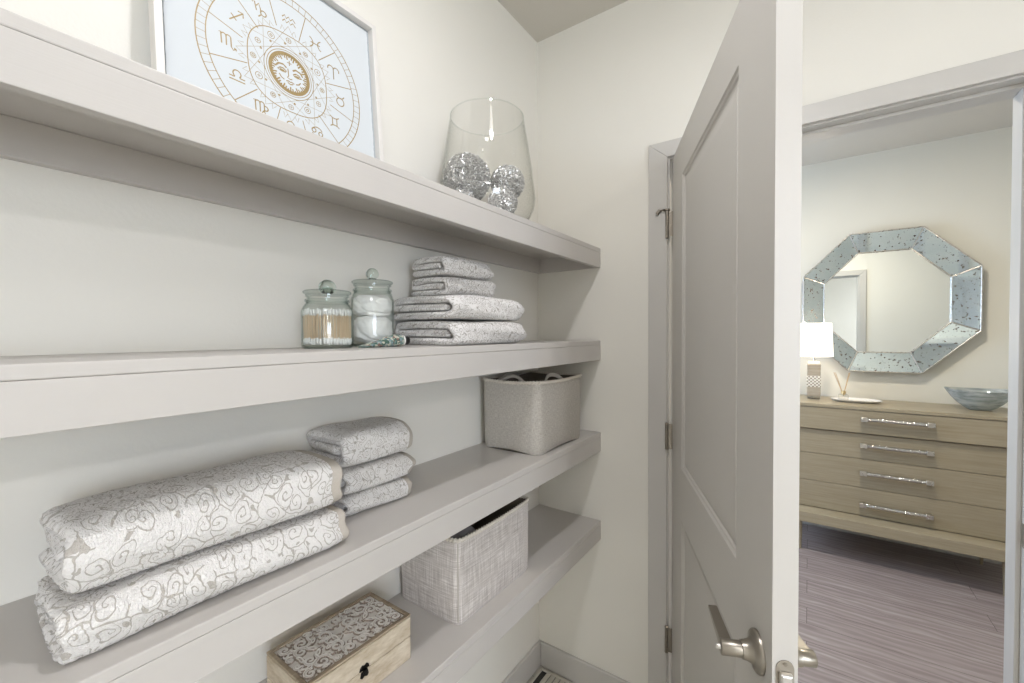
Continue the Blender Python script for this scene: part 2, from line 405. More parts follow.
# handle set: rose, neck, flat lever on each face
def handle(sg):
    y = 0 if sg < 0 else T; zc = .927; xc = .839
    e_ = .058 if sg < 0 else .047
    PROF = [(0, 0), (.0325, 0), (.0325, .004), (.0300, .0075), (.0215, .0095), (.0175, .013), (.0150, .020), (.0140, .026), (.0122, .0265), (.0122, e_-.001), (.0112, e_), (0, e_)]
    m = M()
    m.lathe(PROF, 40, (xc, y, zc), axis='Y') if sg > 0 else \
        m.lathe([(r, -z) for r, z in PROF], 40, (xc, y, zc), axis='Y')
    ob = m.build('handle', 'nickel', door)
    b = M(); yc = y+sg*(e_-.010)
    vs = []; fs = []
    for i in range(9):
        f = i/8; x = xc+.004-.112*f; hh = .0085-.0050*f; tt = .0095-.0015*f; dy = sg*(-.004*f)
        for (az, ay) in ((-hh, -tt), (hh, -tt), (hh, tt), (-hh, tt)): vs.append((x, yc+dy+ay, zc+az))
    for i in range(8):
        for k in range(4): fs.append((i*4+k, i*4+(k+1) % 4, i*4+4+(k+1) % 4, i*4+4+k))
    fs += [(0, 1, 2, 3), (35, 34, 33, 32)]
    b.add(vs, fs); b.build('lever', 'nickel', ob, bevel=.0015)
    if sg < 0:
        M().lathe([(.0, -.058), (.0045, -.058), (.0045, -.065), (.0035, -.066), (0, -.066)], 16, (xc, y, zc), axis='Y').build('lock_button', 'silver', ob)
handle(-1); handle(1)
m = M(); m.prism([(T/2+.0125*math.cos(a)*1.0, .929+(.0165+.0125*math.sin(abs(a)) if 0 <= a <= PI else -.0165+.0125*math.sin(a))) for a in [i*PI/8 for i in range(9)] + [-PI+i*PI/8 for i in range(9)]], 'X', W-.001, W+.0012)
lp = m.build('latch_plate', 'nickel', door)
M().prism([(T/2-.009, .919), (T/2+.009, .919), (T/2+.009, .941), (T/2-.009, .941)], 'X', W, W+.010).build('latch_bolt', 'silver', lp, bevel=.003)
M().lathe([(0, W+.0012), (.003, W+.0012), (.0028, W+.002), (0, W+.002)], 12, (0, T/2, .952), axis='X').build('screw', 'hinge_nickel', lp)
for zc in (1.836, 1.080, .341):
    m = M(); k = .0445
    for j in range(5):
        z = zc-k+j*2*k/5; m.lathe([(0, z+.0006), (.0062, z+.0006), (.0062, z+2*k/5-.0006), (0, z+2*k/5-.0006)], 16, (-.0057, -.0182, 0))
    m.box(-.0012, .0005, -.003, .030, zc-k, zc+k); m.prism([(-.0057, -.0182), (-.0040, -.0175), (.0005, -.001), (-.0012, .001)], 'Z', zc-k, zc+k)
    m.lathe([(0, zc+k), (.007, zc+k), (.0065, zc+k+.003), (0, zc+k+.005)], 14, (-.0057, -.0182, 0))
    m.lathe([(0, zc-k-.005), (.0065, zc-k-.003), (.007, zc-k), (0, zc-k)], 14, (-.0057, -.0182, 0))
    hg = m.build('hinge', 'hinge_nickel', door)
    if zc > 1.5:
        # hinge pin stop: bracket, rod and rubber tip
        m = M(); m.lathe([(.0, zc+k+.004), (.010, zc+k+.004), (.010, zc+k+.010), (0, zc+k+.010)], 14, (-.0057, -.0182, 0))
        p0 = Vector((-.0057, -.0182, zc+k+.009)); dl = Vector((-.396, -.918, 0))
        m.tube([p0, p0+dl*.014, p0+dl*.026+Vector((0, 0, -.002))], .0032, 8)
        e1 = p0+dl*.030+Vector((0, 0, -.004)); e2 = p0+dl*.036+Vector((0, 0, -.012)); m.tube([e1+Vector((.001, .004, .007)), e1, e2], [.0055, .0065, .0065], 10)
        m.tube([p0, p0+Vector((.004, -.014, -.002))], .0032, 8)
        m.build('pin_stop', 'hinge_nickel', hg)

# ------------------------------------------------------------------ shelves
XF = -.676
TOPS = [1.785, 1.421, 1.057, .703]
names = ['topmost long painted shelf board carrying the framed print and glass vase',
         'second long painted shelf from the top carrying the two glass jars',
         'third long painted shelf from the top carrying five folded towels and a basket',
         'lowest long painted shelf carrying the carved wooden box and slub fabric basket']
Y0 = -1.6
for z, lb in zip(TOPS, names):
    s = thing('shelf', lb, 'shelf', (XL, YE, z), 0, 'built-in shelves along the left wall')
    def o(nm, x0, x1, y0, y1, z0, z1, b=.0012): return M().box(x0-XL, x1-XL, y0-YE, y1-YE, z0-z, z1-z).build(nm, 'shelf_paint', s, bevel=b)
    o('board', XL, XF, Y0, YE, z-.0175, z, .0018)
    o('front_board', XF-.018, XF, Y0, YE, z-.076, z-.0178, .0012)
    o('cleat', XL, XL+.019, Y0, YE-.0, z-.076, z-.0175)
    o('cleat', XL+.019, XF-.018, YE-.019, YE, z-.076, z-.0175)

# ------------------------------------------------------------------ towels
def towel(name, label, group, x0, x1, y0, y1, z0, z1, mat, seed, hem=True, step=.0028, dome=.10, fuzz=.0011, cat='towel', shear=0.0, group2=None):
    h = z1-z0; p = h/3; th = p*.90; R = p
    pts = []
    xe = x1-1.5*p                          # centre of the front fold
    xb = x0+p                              # centre of the back fold
    def line(a, b):
        n = max(2, int(math.dist(a, b)/step))
        for i in range(n): pts.append((a[0]+(b[0]-a[0])*i/n, a[1]+(b[1]-a[1])*i/n))
    line((x0+.004, z0+.46*p), (xe, z0+.46*p))
    n = max(8, int(PI*R/step))
    for i in range(n):
        a = -PI/2+PI*i/n; ca = math.cos(a)
        pts.append((xe+R*abs(ca)**.8, z0+1.5*p+R*math.sin(a)))
    line((xe, z0+2.5*p), (xb, z0+2.5*p))
    n = max(6, int(PI*R/2/step))
    for i in range(n):
        a = PI/2+PI*i/n; pts.append((xb+R/2*math.cos(a), z0+2*p+R/2*math.sin(a)))
    line((xb, z0+1.5*p), (xe-.1*p, z0+1.5*p)); pts.append((xe-.1*p, z0+1.5*p))
    P = np.array(pts); n = len(P)
    T_ = np.gradient(P, axis=0); T_ /= np.linalg.norm(T_, axis=1)[:, None]
    N_ = np.stack([-T_[:, 1], T_[:, 0]], 1)
    arc = np.concatenate([[0], np.cumsum(np.linalg.norm(np.diff(P, axis=0), axis=1))])
    endt = np.ones(n); ed = np.minimum(arc, arc[-1]-arc); r = th/2
    k = ed < r; endt[k] = np.sqrt(np.clip(1-((r-ed[k])/r)**2, .02, 1))
    loopP = np.concatenate([P+N_*(th/2*endt)[:, None], (P-N_*(th/2*endt)[:, None])[::-1]])
    loopC = np.concatenate([P, P[::-1]]); loopA = np.concatenate([arc, arc[::-1]+.013])
    rs = np.random.RandomState(seed); ph = rs.rand(12)*6.28
    def shell(ya, yb, capa, capb, mat_, nm, parent, fz, thin=1.0, wob=1.0):
        ny = max(3, int((yb-ya)/step)); ys = list(np.linspace(ya, yb, ny)); sc = [1.0]*ny
        rr = th/2*.9
        if capa:
            ys = [ya+rr*(1-math.cos(a)) for a in (.0, .35, .7, 1.05, 1.35)] + [y for y in ys if y > ya+rr]; 
        rb = rr if nm != 'hem' else rr*.45
        if capb:
            ys = [y for y in ys if y < yb-rb] + [yb-rb*(1-math.cos(a)) for a in (1.35, 1.05, .7, .35, 0)]
        V = []; UV = []
        for y in ys:
            s_ = 1.0
            if capa and y < ya+rr: s_ = min(s_, math.sqrt(max(.03, 1-((ya+rr-y)/rr)**2)))
            if capb and y > yb-rb: s_ = min(s_, math.sqrt(max(.03, 1-((y-yb+rb)/rb)**2)))
            Q = loopC+(loopP-loopC)*s_*thin
            f = (y-y0)/(y1-y0)
            # soft slump of the pile
            u = (Q[:, 1]-z0)/h; xx = (Q[:, 0]-x0)/(x1-x0)
            dz = -dome*h*u*(abs(2*f-1)**3*.7) - dome*h*u*(np.abs(2*xx-1)**3)*.5
            dz += u*wob*h*.020*(np.sin(xx*5+ph[0]+f*4)+np.sin(f*9+ph[1]))*(u > .02)
            dx = (.010*(u-.3)*math.sin(f*3+ph[2]) + .004*np.sin(u*7+ph[3]+f*5) - .010*max(0, abs(2*f-1)-.8)*5*.6)*wob + shear*u
            dy = .003*np.sin(u*9+ph[4]+xx*4)*wob
            X = Q[:, 0]+dx*np.clip(xx*1.5, 0, 1); Z = np.maximum(Q[:, 1]+dz, z0+.0003); Y = y+dy
            if fz:
                nr = Q-loopC; nr /= (np.linalg.norm(nr, axis=1)[:, None]+1e-9)
                a = (rs.rand(len(X))-.4)*fz; X = X+nr[:, 0]*a; Z = np.maximum(Z+nr[:, 1]*a, z0+.0002); Y = Y+(rs.rand(len(X))-.5)*fz*1.3
            V.append(np.stack([X, np.broadcast_to(Y, X.shape), Z], 1)); UV.append(np.stack([loopA+seed*.37, np.full(len(X), y-y0+seed*.11)], 1))
        L = len(loopP); V = np.concatenate(V); UV = np.concatenate(UV); m = M()
        fs = []
        K = len(ys)
        for i in range(K-1):
            for j in range(L):
                a, b = i*L+j, i*L+(j+1) % L; fs.append((a, b, b+L, a+L))
        # end caps: stitch the two sides of the sheet
        for i in (0, K-1):
            for j in range(n-1):
                a, b, c_, d = i*L+j, i*L+j+1, i*L+L-2-j, i*L+L-1-j
                fs.append((a, b, c_, d) if i else (d, c_, b, a))
        o = np.array([x1, y0, z0]); m.add((V-(o if parent is None else o)).tolist(), fs, 0, True); m.uv = UV
        return m.build(nm, mat_, parent, fix=True)
    hw = (.026 if h > .09 else .019) if hem else 0
    ob = shell(y0, y1-hw, True, not hem, mat, name, None, fuzz)
    ob.location = (x1, y0, z0)
    tag(ob, label, cat, group)
    if hem: shell(y1-hw-.004, y1, False, True, 'hem_cloth', 'hem', ob, 0, .97)
    return ob
S2, S3, S4 = TOPS[1], TOPS[2], TOPS[3]
g = 'folded scroll-patterned towels on the shelves'
towel('towel', 'large folded white scroll towel lying on the shelf, under another large one', g, -.885, -.700, .098, .474, S3, S3+.067, 'terry_large', 1, fuzz=.0016)
towel('towel', 'largest puffy folded white scroll towel with beige hem, top of the left pair', g, -.895, -.712, .106, .474, S3+.069, S3+.163, 'terry_large', 2, fuzz=.0016, dome=.14)
towel('towel', 'small folded white scroll towel at the bottom of the pile of three', g, -.954, -.790, .528, .712, S3, S3+.046, 'terry_small', 3, fuzz=.0008, step=.0022)
towel('towel', 'small folded white scroll towel in the middle of the pile of three', g, -.957, -.788, .528, .716, S3+.047, S3+.102, 'terry_small', 4, fuzz=.0008, step=.0022)
towel('towel', 'small folded white scroll towel with beige hem topping the pile of three', g, -.957, -.790, .528, .716, S3+.1035, S3+.182, 'terry_small', 5, fuzz=.0008, step=.0022)
towel('towel', 'wide folded white scroll towel lying lowest in the four-towel pile beside the jars', g, -.945, -.700, .775, 1.085, S2, S2+.066, 'terry_medium', 6, hem=False, fuzz=.0010, step=.0028)
towel('towel', 'wide folded white scroll towel second from the bottom beside the jars', g, -.945, -.704, .770, 1.085, S2+.0675, S2+.134, 'terry_medium', 7, hem=False, fuzz=.0010, step=.0028)
towel('towel', 'narrow folded white scroll towel lying third up in the pile beside the jars', g, -.918, -.765, .815, 1.020, S2+.133, S2+.186, 'terry_medium', 8, hem=False, fuzz=.0008, step=.0025)
towel('towel', 'narrow folded white scroll towel on the very top of the pile beside the jars', g, -.914, -.770, .815, 1.016, S2+.1875, S2+.243, 'terry_medium', 9, hem=False, fuzz=.0008, step=.0025)

# ------------------------------------------------------------------ fabric baskets
def basket(label, x0, x1, y0, y1, z, h, mat, flare, rc, arch, group, seed):
    cx, cy = (x0+x1)/2, (y0+y1)/2; t = thing('storage_basket', label, 'basket', (cx, cy, z), 0, group)
    def ring(hx, hy, r, n=10):
        pts = []
        for qx, qy, a0 in ((1, 1, 0), (-1, 1, PI/2), (-1, -1, PI), (1, -1, 1.5*PI)):
            for i in range(n+1):
                a = a0+PI/2*i/n; pts.append((qx*(hx-r)+r*math.cos(a), qy*(hy-r)+r*math.sin(a)))
            # points along the next side
            a = a0+PI/2; e = pts[-1]
            nx = {0: (-(hx-r), hy), 1: (-hx, -(hy-r)), 2: (hx-r, -hy), 3: (hx, hy-r)}[round(a0/(PI/2))]
            for i in range(1, 12): pts.append((e[0]+(nx[0]-e[0])*i/12, e[1]+(nx[1]-e[1])*i/12))
        return pts
    hx, hy = (x1-x0)/2, (y1-y0)/2; rows = 16; V = []; UV = []
    def rowpts(f, inset=0):
        k = 1-flare*(1-f); r = rc*(1.0+.35*(1-f)**2)
        pts = ring(hx*k-inset, hy*k-inset, max(.004, r-inset)); out = []
        per = 0; prev = None
        for i, (x, y) in enumerate(pts):
            if prev: per += math.dist(prev, (x, y))
            prev = (x, y)
            side = 1-min(1, (abs(abs(x)-hx*k) if abs(abs(x)-hx*k) < abs(abs(y)-hy*k) else abs(abs(y)-hy*k))*8)
            mx = (1-(x/(hx*k))**2) if abs(abs(y)-hy*k) < .01 else (1-(y/(hy*k))**2) if abs(abs(x)-hx*k) < .01 else 0
            bulge = .006*math.sin(PI*f)*max(0, mx)
            nx, ny = (0, math.copysign(1, y)) if abs(abs(y)-hy*k) < .01 else (math.copysign(1, x), 0)
            zz = f*h + arch*max(0, mx)*(1-f)**2 - .006*max(0, mx)*f
            out.append(((x+nx*bulge, y+ny*bulge, zz), per))
        return out
    R0 = [rowpts((i/rows)) for i in range(rows+1)]
    L = len(R0[0])
    # rounded heel under the first row
    heel = [((x*.982, y*.982, max(0, zz-.004)), pr) for (x, y, zz), pr in R0[0]]
    R0 = [heel] + [[((x, y, zz+.004*(1-i/rows)), pr) for (x, y, zz), pr in r_] for i, r_ in enumerate(R0)]
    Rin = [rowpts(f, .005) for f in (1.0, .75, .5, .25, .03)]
    rowsall = R0+Rin; K = len(rowsall)
    for r_ in rowsall:
        for (p, pr) in r_: V.append(p); UV.append((pr, p[2]))
    m = M(); fs = []
    for i in range(K-1):
        for j in range(L):
            a, b = i*L+j, i*L+(j+1) % L; fs.append((a, b, b+L, a+L))
    nout = (len(R0)-1)*L
    fs += [tuple(range(L))[::-1], tuple(range((K-1)*L, K*L))]
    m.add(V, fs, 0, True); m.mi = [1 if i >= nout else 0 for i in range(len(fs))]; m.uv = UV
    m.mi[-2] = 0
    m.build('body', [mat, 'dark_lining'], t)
    # whip stitched rope edging
    rim = [p for p, _ in R0[-1]]; m = M()
    N = 560; per = [0]
    for i in range(len(rim)): per.append(per[-1]+math.dist(rim[i], rim[(i+1) % len(rim)]))
    tot = per[-1]; c = 0; path = []
    for i in range(N):
        d = tot*i/N
        while per[c+1] < d: c += 1
        f = (d-per[c])/(per[c+1]-per[c]+1e-9); a, b = Vector(rim[c]), Vector(rim[(c+1) % len(rim)]); path.append(a.lerp(b, f))
    vs = []; n = 10; turns = int(tot/.011)
    for i, p in enumerate(path):
        tg = (path[(i+1) % N]-path[i-1]).normalized(); a = tg.cross(Vector((0, 0, 1))).normalized(); b = tg.cross(a)
        for k in range(n):
            q = 2*PI*k/n; rr = .0042+.0013*math.sin(turns*2*PI*i/N+q)
            vs.append(p+a*(rr*math.cos(q))+b*(rr*math.sin(q)*1.25))
    fs = [(i*n+k, i*n+(k+1) % n, ((i+1) % N)*n+(k+1) % n, ((i+1) % N)*n+k) for i in range(N) for k in range(n)]
    m.add(vs, fs, 0, True).build('rim_binding', 'rope_trim', t)
    return t, hx, hy
t, hx, hy = basket('beige heathered fabric basket with loop handles on the towel shelf', -.936, -.702, 1.148, 1.470, S3, .237, 'heather_fabric', .0, .026, .012, 'fabric baskets', 1)
for sx in (-1, 1):
    m = M(); a = []
    for i in range(17):
        f = i/16; yy = -.075+.15*f; a.append((sx*(hx-.016)-sx*.02*math.sin(PI*f), yy-.02, .208+.042*math.sin(PI*f)**.6))
    vs = []; fs = []
    for p in a:
        for dx, dz in ((-.003, -.007), (.003, -.007), (.003, .007), (-.003, .007)): vs.append((p[0]+dx, p[1], p[2]+dz))
    for i in range(16):
        for k in range(4): fs.append((i*4+k, i*4+(k+1) % 4, i*4+4+(k+1) % 4, i*4+4+k))
    fs += [(0, 1, 2, 3), (67, 66, 65, 64)]
    m.add(vs, fs).build('handle', 'handle_cloth', t, bevel=.002)
m = M(); a = []
for i in range(17):
    f = i/16; a.append((-.062+.124*f, -hy+.02+.012*math.sin(PI*f), .205+.044*math.sin(PI*f)**.6))
m.tube(a, .0055, 8); m.build('handle', 'handle_cloth', t)
t, hx, hy = basket('pale crosshatched slub fabric basket holding dark cloth on the lowest shelf', -.950, -.724, .792, 1.131, S4, .222, 'slub_fabric', .0, .016, .004, 'fabric baskets', 2)
m = M(); m.tube([(hx-.0042, -hy+.0042, .012+f*.20) for f in (0, .25, .5, .75, 1)], .0016, 6); m.build('seam', 'handle_cloth', t)
# what the lower basket holds
def cloth_lump(name, mat, label, c, s, seed, cat='cloth'):
    m = M(); prof = []; n = 28; R = 12; vs = []; fs = []
    for i in range(R+1):
        th = PI*i/R
        for k in range(n):
            a = 2*PI*k/n; d = Vector((math.copysign(abs(math.sin(th)*math.cos(a))**.6, math.cos(a)), math.copysign(abs(math.sin(th)*math.sin(a))**.6, math.sin(a)), math.copysign(abs(math.cos(th))**.7, math.cos(th))))
            nz = noise.noise(d*1.6+Vector((seed, 0, 0)))*.16
            vs.append((d.x*s[0]*(1+nz), d.y*s[1]*(1+nz), d.z*s[2]*(1+nz)))
    for i in range(R):
        for k in range(n): fs.append((i*n+k, i*n+(k+1) % n, (i+1)*n+(k+1) % n, (i+1)*n+k))
    m.add(vs, fs, 0, True); o = m.build(name, mat); o.location = c; tag(o, label, cat); return o
cloth_lump('folded_cloth', 'grey_cloth', 'slate grey folded cloth showing over the rim of the slub fabric basket', (-.800, .872, S4+.124), (.060, .052, .086), 3)

# ------------------------------------------------------------------ carved wooden box
bt = thing('carved_box', 'whitewashed wooden box with scroll-carved lid and black clasp', 'box', (-.8235, .533, S4), math.radians(-.6))
bw, bl, bh, sm_ = .0745, .1245, .103, .052
M().box(-bw, bw, -bl, bl, 0, sm_).build('body', 'box_wood', bt, bevel=.0025)
lid = M().box(-bw, bw, -bl, bl, sm_+.001, bh-.0062).build('lid', 'box_wood', bt, bevel=.002)
m = M(); e = .009
for d in ((-bw, -bw+e, -bl, bl), (bw-e, bw, -bl, bl), (-bw+e, bw-e, -bl, -bl+e), (-bw+e, bw-e, bl-e, bl)): m.box(*d, bh-.0045, bh)
m.build('lid_border', 'box_edge_wood', lid, bevel=.0012)
# scroll strokes on the lid: spirals joined by S-curves, mirrored about both axes
strokes = []
def spiral(cx, cy, r0, a0, turns, sg, tail=None):
    pts = []
    for i in range(40):
        f = i/39; r = r0*(1-f*.86); a = a0+sg*turns*2*PI*f; pts.append((cx+r*math.cos(a), cy+r*math.sin(a), .0046*(1-.45*f)))
    if tail:
        x0, y0, _ = pts[0]; pre = []
        for i in range(14):
            f = i/14; pre.append((tail[0]+(x0-tail[0])*f+tail[2]*math.sin(PI*f), tail[1]+(y0-tail[1])*f+tail[3]*math.sin(PI*f), .0018+.0028*f))
        pts = pre+pts
    return pts
base = [spiral(.024, .030, .017, 2.2, 1.35, 1, (.004, .004, .004, -.003)), spiral(.040, .070, .017, -2.0, 1.35, -1, (.058, .034, .008, .006)),
        spiral(.018, .083, .014, -1.2, 1.3, 1, (.002, .050, -.004, .006)), spiral(.049, .100, .012, -2.6, 1.2, -1, (.030, .094, 0, .006)),
        spiral(.050, .016, .012, 1.6, 1.2, 1, (.034, .002, 0, -.003)), spiral(.014, .106, .008, -.6, 1.1, 1, (.034, .110, 0, .004)),
        spiral(.054, .048, .008, .6, 1.1, -1, (.044, .052, .0, .0))]
for b in base:
    for sx in (1, -1):
        for sy in (1, -1): strokes.append([(x*sx, y*sy, w) for x, y, w in b])
leafs = []
for (x, y, a, l) in ((0, .018, 0, .012), (.010, .062, .7, .011), (.030, .050, 2.4, .010), (.033, .092, 1.2, .010), (.007, .034, -.6, .009), (.056, .072, 1.6, .009), (.058, .030, .4, .008), (.003, .093, .2, .010), (.038, .030, 1.0, .009), (.028, .105, 2.2, .007), (.058, .088, 0, .007), (.038, .008, .3, .008)):
    for sx in (1, -1):
        for sy in (1, -1): leafs.append((x*sx, y*sy, a*sx*sy + (0 if sx > 0 else PI), l*1.15))
gx, gy = 130, 230; hw_, hl_ = bw-e, bl-e
XX, YY = np.meshgrid(np.linspace(-hw_, hw_, gx), np.linspace(-hl_, hl_, gy), indexing='ij')
dist = np.full(XX.shape, 9.0); wid = np.full(XX.shape, .003)
for st in strokes:
    for x, y, w in st[::1]:
        d = np.hypot(XX-x, YY-y)-w; k = d < dist; dist[k] = d[k]
for x, y, a, l in leafs:
    u = (XX-x)*math.cos(a)+(YY-y)*math.sin(a); v = -(XX-x)*math.sin(a)+(YY-y)*math.cos(a)
    d = (np.hypot(u/l, v/(l*.42))-1)*l*.42; k = d < dist; dist[k] = d[k]
hgt = np.clip(.5-dist/.0016, 0, 1); hgt = hgt*hgt*(3-2*hgt)
core = np.clip((-dist-.0024)/.0014, 0, 1)           # gouge down the middle of each stroke
Z = bh-.0042+.0032*hgt-.0016*core
stain = np.clip(1-np.abs(dist-.0002)/.0017, 0, 1)*.95+core*.55
stain *= .7+.5*np.random.RandomState(4).rand(*stain.shape)
m = M(); vs = np.stack([XX, YY, Z], -1).reshape(-1, 3).tolist()
fs = [(i*gy+j, (i+1)*gy+j, (i+1)*gy+j+1, i*gy+j+1) for i in range(gx-1) for j in range(gy-1)]
m.add(vs, fs, 0, True); cp = m.build('carved_panel', 'carved_lid', lid, fix=False)
at_ = cp.data.attributes.new('stain', 'FLOAT', 'POINT'); at_.data.foreach_set('value', stain.ravel().astype(np.float32))
m = M(); m.prism([(-.010, sm_-.010), (-.006, sm_-.014), (0, sm_-.011), (.006, sm_-.014), (.010, sm_-.010), (.008, sm_), (-.008, sm_)], 'X', bw-.0005, bw+.002)
m.prism([(-.012, sm_+.003), (.012, sm_+.003), (.010, sm_+.010), (.005, sm_+.014), (0, sm_+.011), (-.005, sm_+.014), (-.010, sm_+.010)], 'X', bw-.0005, bw+.002)
m.box(bw, bw+.006, -.004, .004, sm_-.004, sm_+.005)
m.build('clasp', 'black_metal', bt, bevel=.0008)
for f_ in (-1, 1):
    for f2 in (-1, 1): pass

# ------------------------------------------------------------------ glass jars
def jar(label, x, y, R, hb, hn, rn, rl, hl, kr):
    t = thing('glass_jar', label, 'jar', (x, y, S2), 0, 'lidded glass jars'); w = .0022
    pr = [(0, 0), (R-.006, 0), (R-.001, .003), (R, .008), (R, hb-.012), (R-.003, hb-.004), (rn+.004, hb+.003), (rn, hb+.007), (rn, hn-.006), (rn+.003, hn-.004), (rn+.003, hn)]
    inn = [(max(0, r-w), max(z, .005)) for r, z in pr[::-1]]
    M().lathe(pr+inn, 64).build('body', 'jar_glass', t)
    M().lathe([(R-.0075, .0012), (R-.0015, .0035), (R-.0008, .0065), (R-.006, .0052)], 64, closed=True).build('base_ring', 'green_glass', t)
    M().lathe([(rn+.001, hb+.005), (rn+.0045, hb+.009), (rn+.0035, hb+.013), (rn+.0015, hb+.010)], 64, closed=True).build('neck_ring', 'green_glass', t)
    l = M().lathe([(0, hn+.0008), (rl-.004, hn+.0008), (rl, hn+.003), (rl+.0005, hn+.006), (rl-.003, hn+.0085), (rl*.55, hn+.011), (.012, hn+.013), (0, hn+.0135)], 64).build('lid', 'green_glass', t)
    zc = hl-kr
    M().lathe([(0, hn+.0125), (.009, hn+.0128), (.0075, hn+.016)] + [(kr*math.sin(a), zc-kr*.93*math.cos(a)) for a in [.65+i*(PI-.65)/14 for i in range(15)]], 40).build('knob', 'knob_glass', l)
    return t
jar('shorter squat glass jar with ball-knob lid, filled with cotton swabs', -.840, .517, .0515, .090, .113, .040, .0475, .147, .0175)
jar('taller glass jar with ball-knob lid, filled with white cotton wool', -.872, .655, .0500, .125, .150, .041, .0475, .191, .0150)
m = M(); r0 = .0009
m.lathe([(r0, .008), (r0, .066)], 6, mi=1)
for z0_, z1_ in ((0, .014), (.060, .074)):
    zc = (z0_+z1_)/2; hh = (z1_-z0_)/2
    m.lathe([(0, z0_), (.0016, z0_+.0015), (.0024, zc-.002), (.0023, zc+.002), (.0016, z1_-.0015), (0, z1_)], 7, mi=0)
sw = m.build('cotton_swab', ['swab_tip', 'swab_stick'])
lab = 'wooden-stemmed cotton swab standing in the shorter glass jar'
tag(sw, lab, 'cotton swab', 'cotton swabs in the jar')
first = True
for ring, cnt in ((.0455, 44), (.0405, 36), (.035, 26)):
    for k in range(cnt):
        a = 2*PI*k/cnt + rnd.uniform(-.02, .02); o = sw if first else sw.copy()
        if not first: C.objects.link(o)
        first = False
        o.location = (-.840+ring*math.cos(a), .517+ring*math.sin(a), S2+.0065+rnd.uniform(0, .004)); o.rotation_euler = (rnd.uniform(-.02, .02), rnd.uniform(-.02, .02), rnd.uniform(0, 6))
def puff(label, c, s, seed):
    m = M(); n = 72; R = 40; vs = []; fs = []
    for i in range(R+1):
        th = PI*i/R
        for k in range(n):
            a = 2*PI*k/n; d = Vector((math.sin(th)*math.cos(a), math.sin(th)*math.sin(a), math.cos(th)))
            e_ = Vector((d.x, d.y, math.copysign(abs(d.z)**.7, d.z)))
            q = 1/max(.001, (abs(e_.x)**2.6+abs(e_.y)**2.6)**(1/2.6)) if th not in (0, PI) else 1
            rr = min(1.0, (math.sin(th))**.45) if 0 < th < PI else 0
            nz = noise.noise(d*2.2+Vector((seed, 0, 0)))*.10+noise.noise(d*5+Vector((0, seed, 0)))*.05 - .10*abs(math.sin(3.5*d.x+2.5*d.z+seed))**8
            rr = min(1.0, rr*(1+nz)); vs.append((s[0]*rr*math.cos(a), s[1]*rr*math.sin(a), s[2]*math.copysign(abs(d.z)**.8, d.z)*(1+nz)))
    for i in range(R):
        for k in range(n): fs.append((i*n+k, i*n+(k+1) % n, (i+1)*n+(k+1) % n, (i+1)*n+k))
    m.add(vs, fs, 0, True); o = m.build('cotton_wool', 'cotton'); o.location = c; tag(o, label, 'cotton wool', 'cotton wool in the taller jar')
puff('lower puff of white cotton wool in the taller glass jar', (-.872, .655, S2+.041), (.0465, .0465, .034), 1.3)
puff('upper puff of white cotton wool in the taller glass jar', (-.872, .655, S2+.098), (.0465, .0465, .0265), 4.1)

# small patterned tube with a black cap in front of the taller jar
tb = thing('cream_tube', 'small teal and rust patterned tube with black cap lying before the taller jar', 'tube', (-.795, .566, S2), math.radians(88))
m = M(); vs = []; fs = []; n = 24; L = .108
for i in range(15):
    f = i/14; x = L*f; rz_ = .0016+.0125*min(1, f*1.35)**.8; ry_ = .018-.0045*min(1, f*1.2)
    if i == 14: rz_, ry_ = rz_*.93, ry_*.93
    for k in range(n):
        a = 2*PI*k/n; vs.append((x, ry_*math.cos(a), .0143-.0126*(1-min(1, f*1.3))+rz_*math.sin(a)))
for i in range(14):
    for k in range(n): fs.append((i*n+k, i*n+(k+1) % n, (i+1)*n+(k+1) % n, (i+1)*n+k))
fs += [tuple(range(n))[::-1], tuple(14*n+k for k in range(n))]
m.add(vs, fs, 0, True).build('tube_body', 'tube_pattern', tb)
M().lathe([(0, L), (.0135, L), (.0135, L+.003), (0, L+.003)], 24, (0, 0, .0144), axis='X').build('collar', 'porcelain', tb)
M().lathe([(0, L+.003), (.0100, L+.003), (.0105, L+.005), (.0100, L+.018), (.007, L+.020), (0, L+.020)], 24, (0, 0, .0144), axis='X').build('cap', 'black_plastic', tb)

# ------------------------------------------------------------------ framed print
th = math.radians(-4.5); zc_ = TOPS[0]+.0015
fr = thing('framed_print', 'framed gold-on-white zodiac wheel print leaning on the topmost shelf', 'framed print', (-.893, .484, zc_), 0, ry=th)
hwf = .2335; m = M(); fw_, fd = .0125, .026
for d in ((-hwf, -hwf+fw_, 0, 2*hwf), (hwf-fw_, hwf, 0, 2*hwf), (-hwf+fw_, hwf-fw_, 0, fw_), (-hwf+fw_, hwf-fw_, 2*hwf-fw_, 2*hwf)): m.box(-fd, 0, *d)
m.build('frame', 'frame_white', fr, bevel=.001)
M().box(-fd+.002, -fd+.008, -hwf+fw_, hwf-fw_, fw_, 2*hwf-fw_).build('backing', 'mat_board', fr)
pp = []; q = hwf-fw_-.006
rs = random.Random(3)
for (ax, ay), (bx_, by) in (((-q, -q), (q, -q)), ((q, -q), (q, q)), ((q, q), (-q, q)), ((-q, q), (-q, -q))):
    for i in range(60):
        f = i/60; j = rs.uniform(-.0007, .0007); pp.append((ax+(bx_-ax)*f+(j if ax == bx_ else 0), hwf+ay+(by-ay)*f+(j if ay == by else 0)))
pr_ = M().prism(pp, 'X', -fd+.0081, -fd+.0105).build('print_sheet', 'print_paper', fr)
ink = M(); XI = -fd+.0106; CZ = hwf+.0
